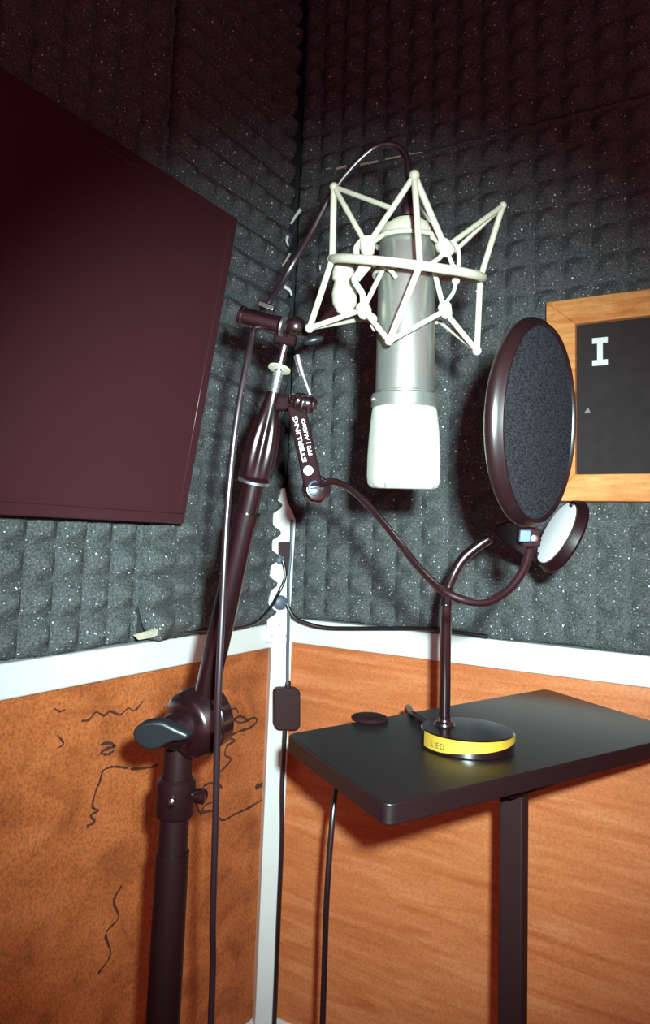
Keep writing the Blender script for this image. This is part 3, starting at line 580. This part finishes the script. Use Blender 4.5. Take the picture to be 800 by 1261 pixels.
bm = B(); tube(bm, smooth_path(cp, 8), .0031, 14); obj('cord', bm, 'cable', mc, angle=80)
bm = B(); lathe(bm, P(503, 268, .671), P(504, 232, .676)-P(503, 268, .671), [(0, .0072), (.002, .0078), (.012, .0078), (.0145, .0058), (.024, .0042), (.028, .0036)], 28); obj('connector', bm, 'cable', mc)
# ---------------------------------------------------------------- pop filter
pf = thing('pop_filter', 'round black pop filter on a gooseneck clamped to the stand', 'pop filter', tuple(P(385, 602, .64)))
PC = P(666, 521, .555); rv = (PC-CAM).normalized(); upc = R @ V((.02, 1, 0)); sd = rv.cross(upc).normalized(); PN = (sd*.94-rv*.35).normalized()
PN = (PN+V((0, 0, -.0))).normalized()
HT = .0125; RO, RI = .0790, .0735
bm = B(); lathe(bm, PC+PN*.0005, -PN, [(0, RI), (-.0016, RI+.0015), (-.0014, RO-.0025), (.0012, RO-.0006), (HT*.25, RO+.0012), (HT*.45, RO+.0020), (HT*.65, RO+.0016), (HT*.85, RO+.0002), (HT, RO-.0022), (HT+.001, RO-.004), (HT+.0002, RI), (HT*.6, RI-.0005)], 120, closed=True); hp_ = obj('hoop', bm, 'hoop', pf)
for s_, nm in ((0, 'mesh_screen'), (HT-.002, 'mesh_screen')):
    bm = B(); lathe(bm, PC-PN*(s_+.001), PN, [(0, RI+.0003), (.0008, RI+.0003), (.0010, RI*.6), (.0012, .001)], 96); obj(nm, bm, 'fabric', pf)
# hoop clamp and gooseneck
q = P(650, 661, .532)
bm = B(); obox(bm, q, cdir(1, 0, 0)*.0065, cdir(0, 1, 0)*.0065, cdir(0, 0, 1)*.010); hcp = obj('hoop_clamp', bm, 'matte', pf, bevel=.0015)
bm = B(); obox(bm, P(646, 660, .519), cdir(1, 0, 0)*.0040, cdir(.1, 1, 0)*.0044, cdir(0, 0, 1)*.002); obj('clamp_nut', bm, 'screwblue', hcp, bevel=.001, label='blue-grey clamp nut')
bm = B(); lathe(bm, P(656, 663, .520), cdir(.1, 0, 1), [(0, .0028), (.003, .0028), (.004, .0015)], 20); obj('clamp_screw', bm, 'chromes', hcp)
gp = [P(384, 603, .70), P(396, 596, .692), P(410, 593, .684), P(428, 600, .674), P(448, 617, .660), P(470, 641, .642), P(494, 672, .620), P(518, 702, .600), P(545, 727, .576), P(575, 740, .566), P(603, 740, .556), P(628, 724, .546), P(645, 700, .540), P(652, 676, .536), P(652, 665, .534)]
bm = B(); pth = resample(smooth_path(gp, 12), .00095); tube(bm, pth, lambda i, n: .0034 if i % 2 else .0031, 12); obj('gooseneck', bm, 'gloss', pf, angle=80)
# clamp bar with printing
f0, f1 = P(386, 600, .695), P(364, 498, .690); fu = (f1-f0).normalized(); fn = (CAM-(f0+f1)/2); fn = (fn-fu*fn.dot(fu)).normalized(); fv = fn.cross(fu).normalized()
fc = (f0+f1)/2; bm = B(); obox(bm, fc, fu*((f1-f0).length/2), fv*.0088, fn*.005); br = obj('clamp_bar', bm, 'matte', pf, bevel=.0022)
if fv.dot(R.col[0]) > 0: fv = -fv     # letter tops point to the left
def face(px, py):
    r = ray(px, py); pl_ = fc+fn*.0051; return CAM+r*((pl_-CAM).dot(fn)/r.dot(fn))
wpx = .692/FPX
text_mesh('STERLING', .0056, face(369, 541), fu, fv, fn, 'print_white', br, bold=.00012, width=57*wpx)
text_mesh('PF2 | AUDIO', .0047, face(378.2, 538), fu, fv, fn, 'print_white', br, bold=.00008, width=45*wpx)
bm = B(); lathe(bm, face(379.5, 579.5), fn, [(0, .0046), (.0003, .0045)], 32); obj('logo', bm, 'print_white', br)
bm = B(); kc = P(373, 495, .690); ka = cdir(.28, 1, .25)
lathe(bm, kc-ka*.008, ka, [(0, .008), (.002, .0125), (.010, .0130), (.013, .0120), (.015, .007)], 60, mod=lambda th, t: 1+.06*math.cos(12*th)); obj('clamp_knob', bm, 'gloss', pf, angle=60)
bm = B(); obox(bm, P(352, 497, .712), cdir(1, 0, 0)*.0105, cdir(.2, 1, 0)*.0075, cdir(0, 0, 1)*.009); obj('clamp_jaw', bm, 'matte', pf, bevel=.003)
bm = B(); rod(bm, P(382, 487, .692), P(373, 462, .695), .0022, 12); rod(bm, P(373, 464, .697), P(366, 438, .700), .0032, 14, .0036); obj('clamp_screw', bm, 'chromes', pf, label='chrome clamp screw')
bm = B(); ja = cdir(.25, .1, 1); lathe(bm, P(387, 603, .708), ja, [(0, .0120), (.003, .0135), (.012, .0135), (.016, .0112), (.018, .004)], 40); jb = obj('pivot_joint', bm, 'gloss', pf)
bm = B(); jc = P(388, 601, .686)
u1, v1 = cdir(1, .1, .2), cdir(-.1, 1, 0); tube(bm, [jc+(u1*math.cos(a)+v1*math.sin(a))*.0062 for a in [math.radians(70+k*14) for k in range(16)]], .0012, 8); rod(bm, jc-u1*.006, jc+u1*.002, .0011, 8); obj('wing_nut', bm, 'screwblue', jb)
for o in bpy.data.objects:
    if '_w' in o: del o['_w']
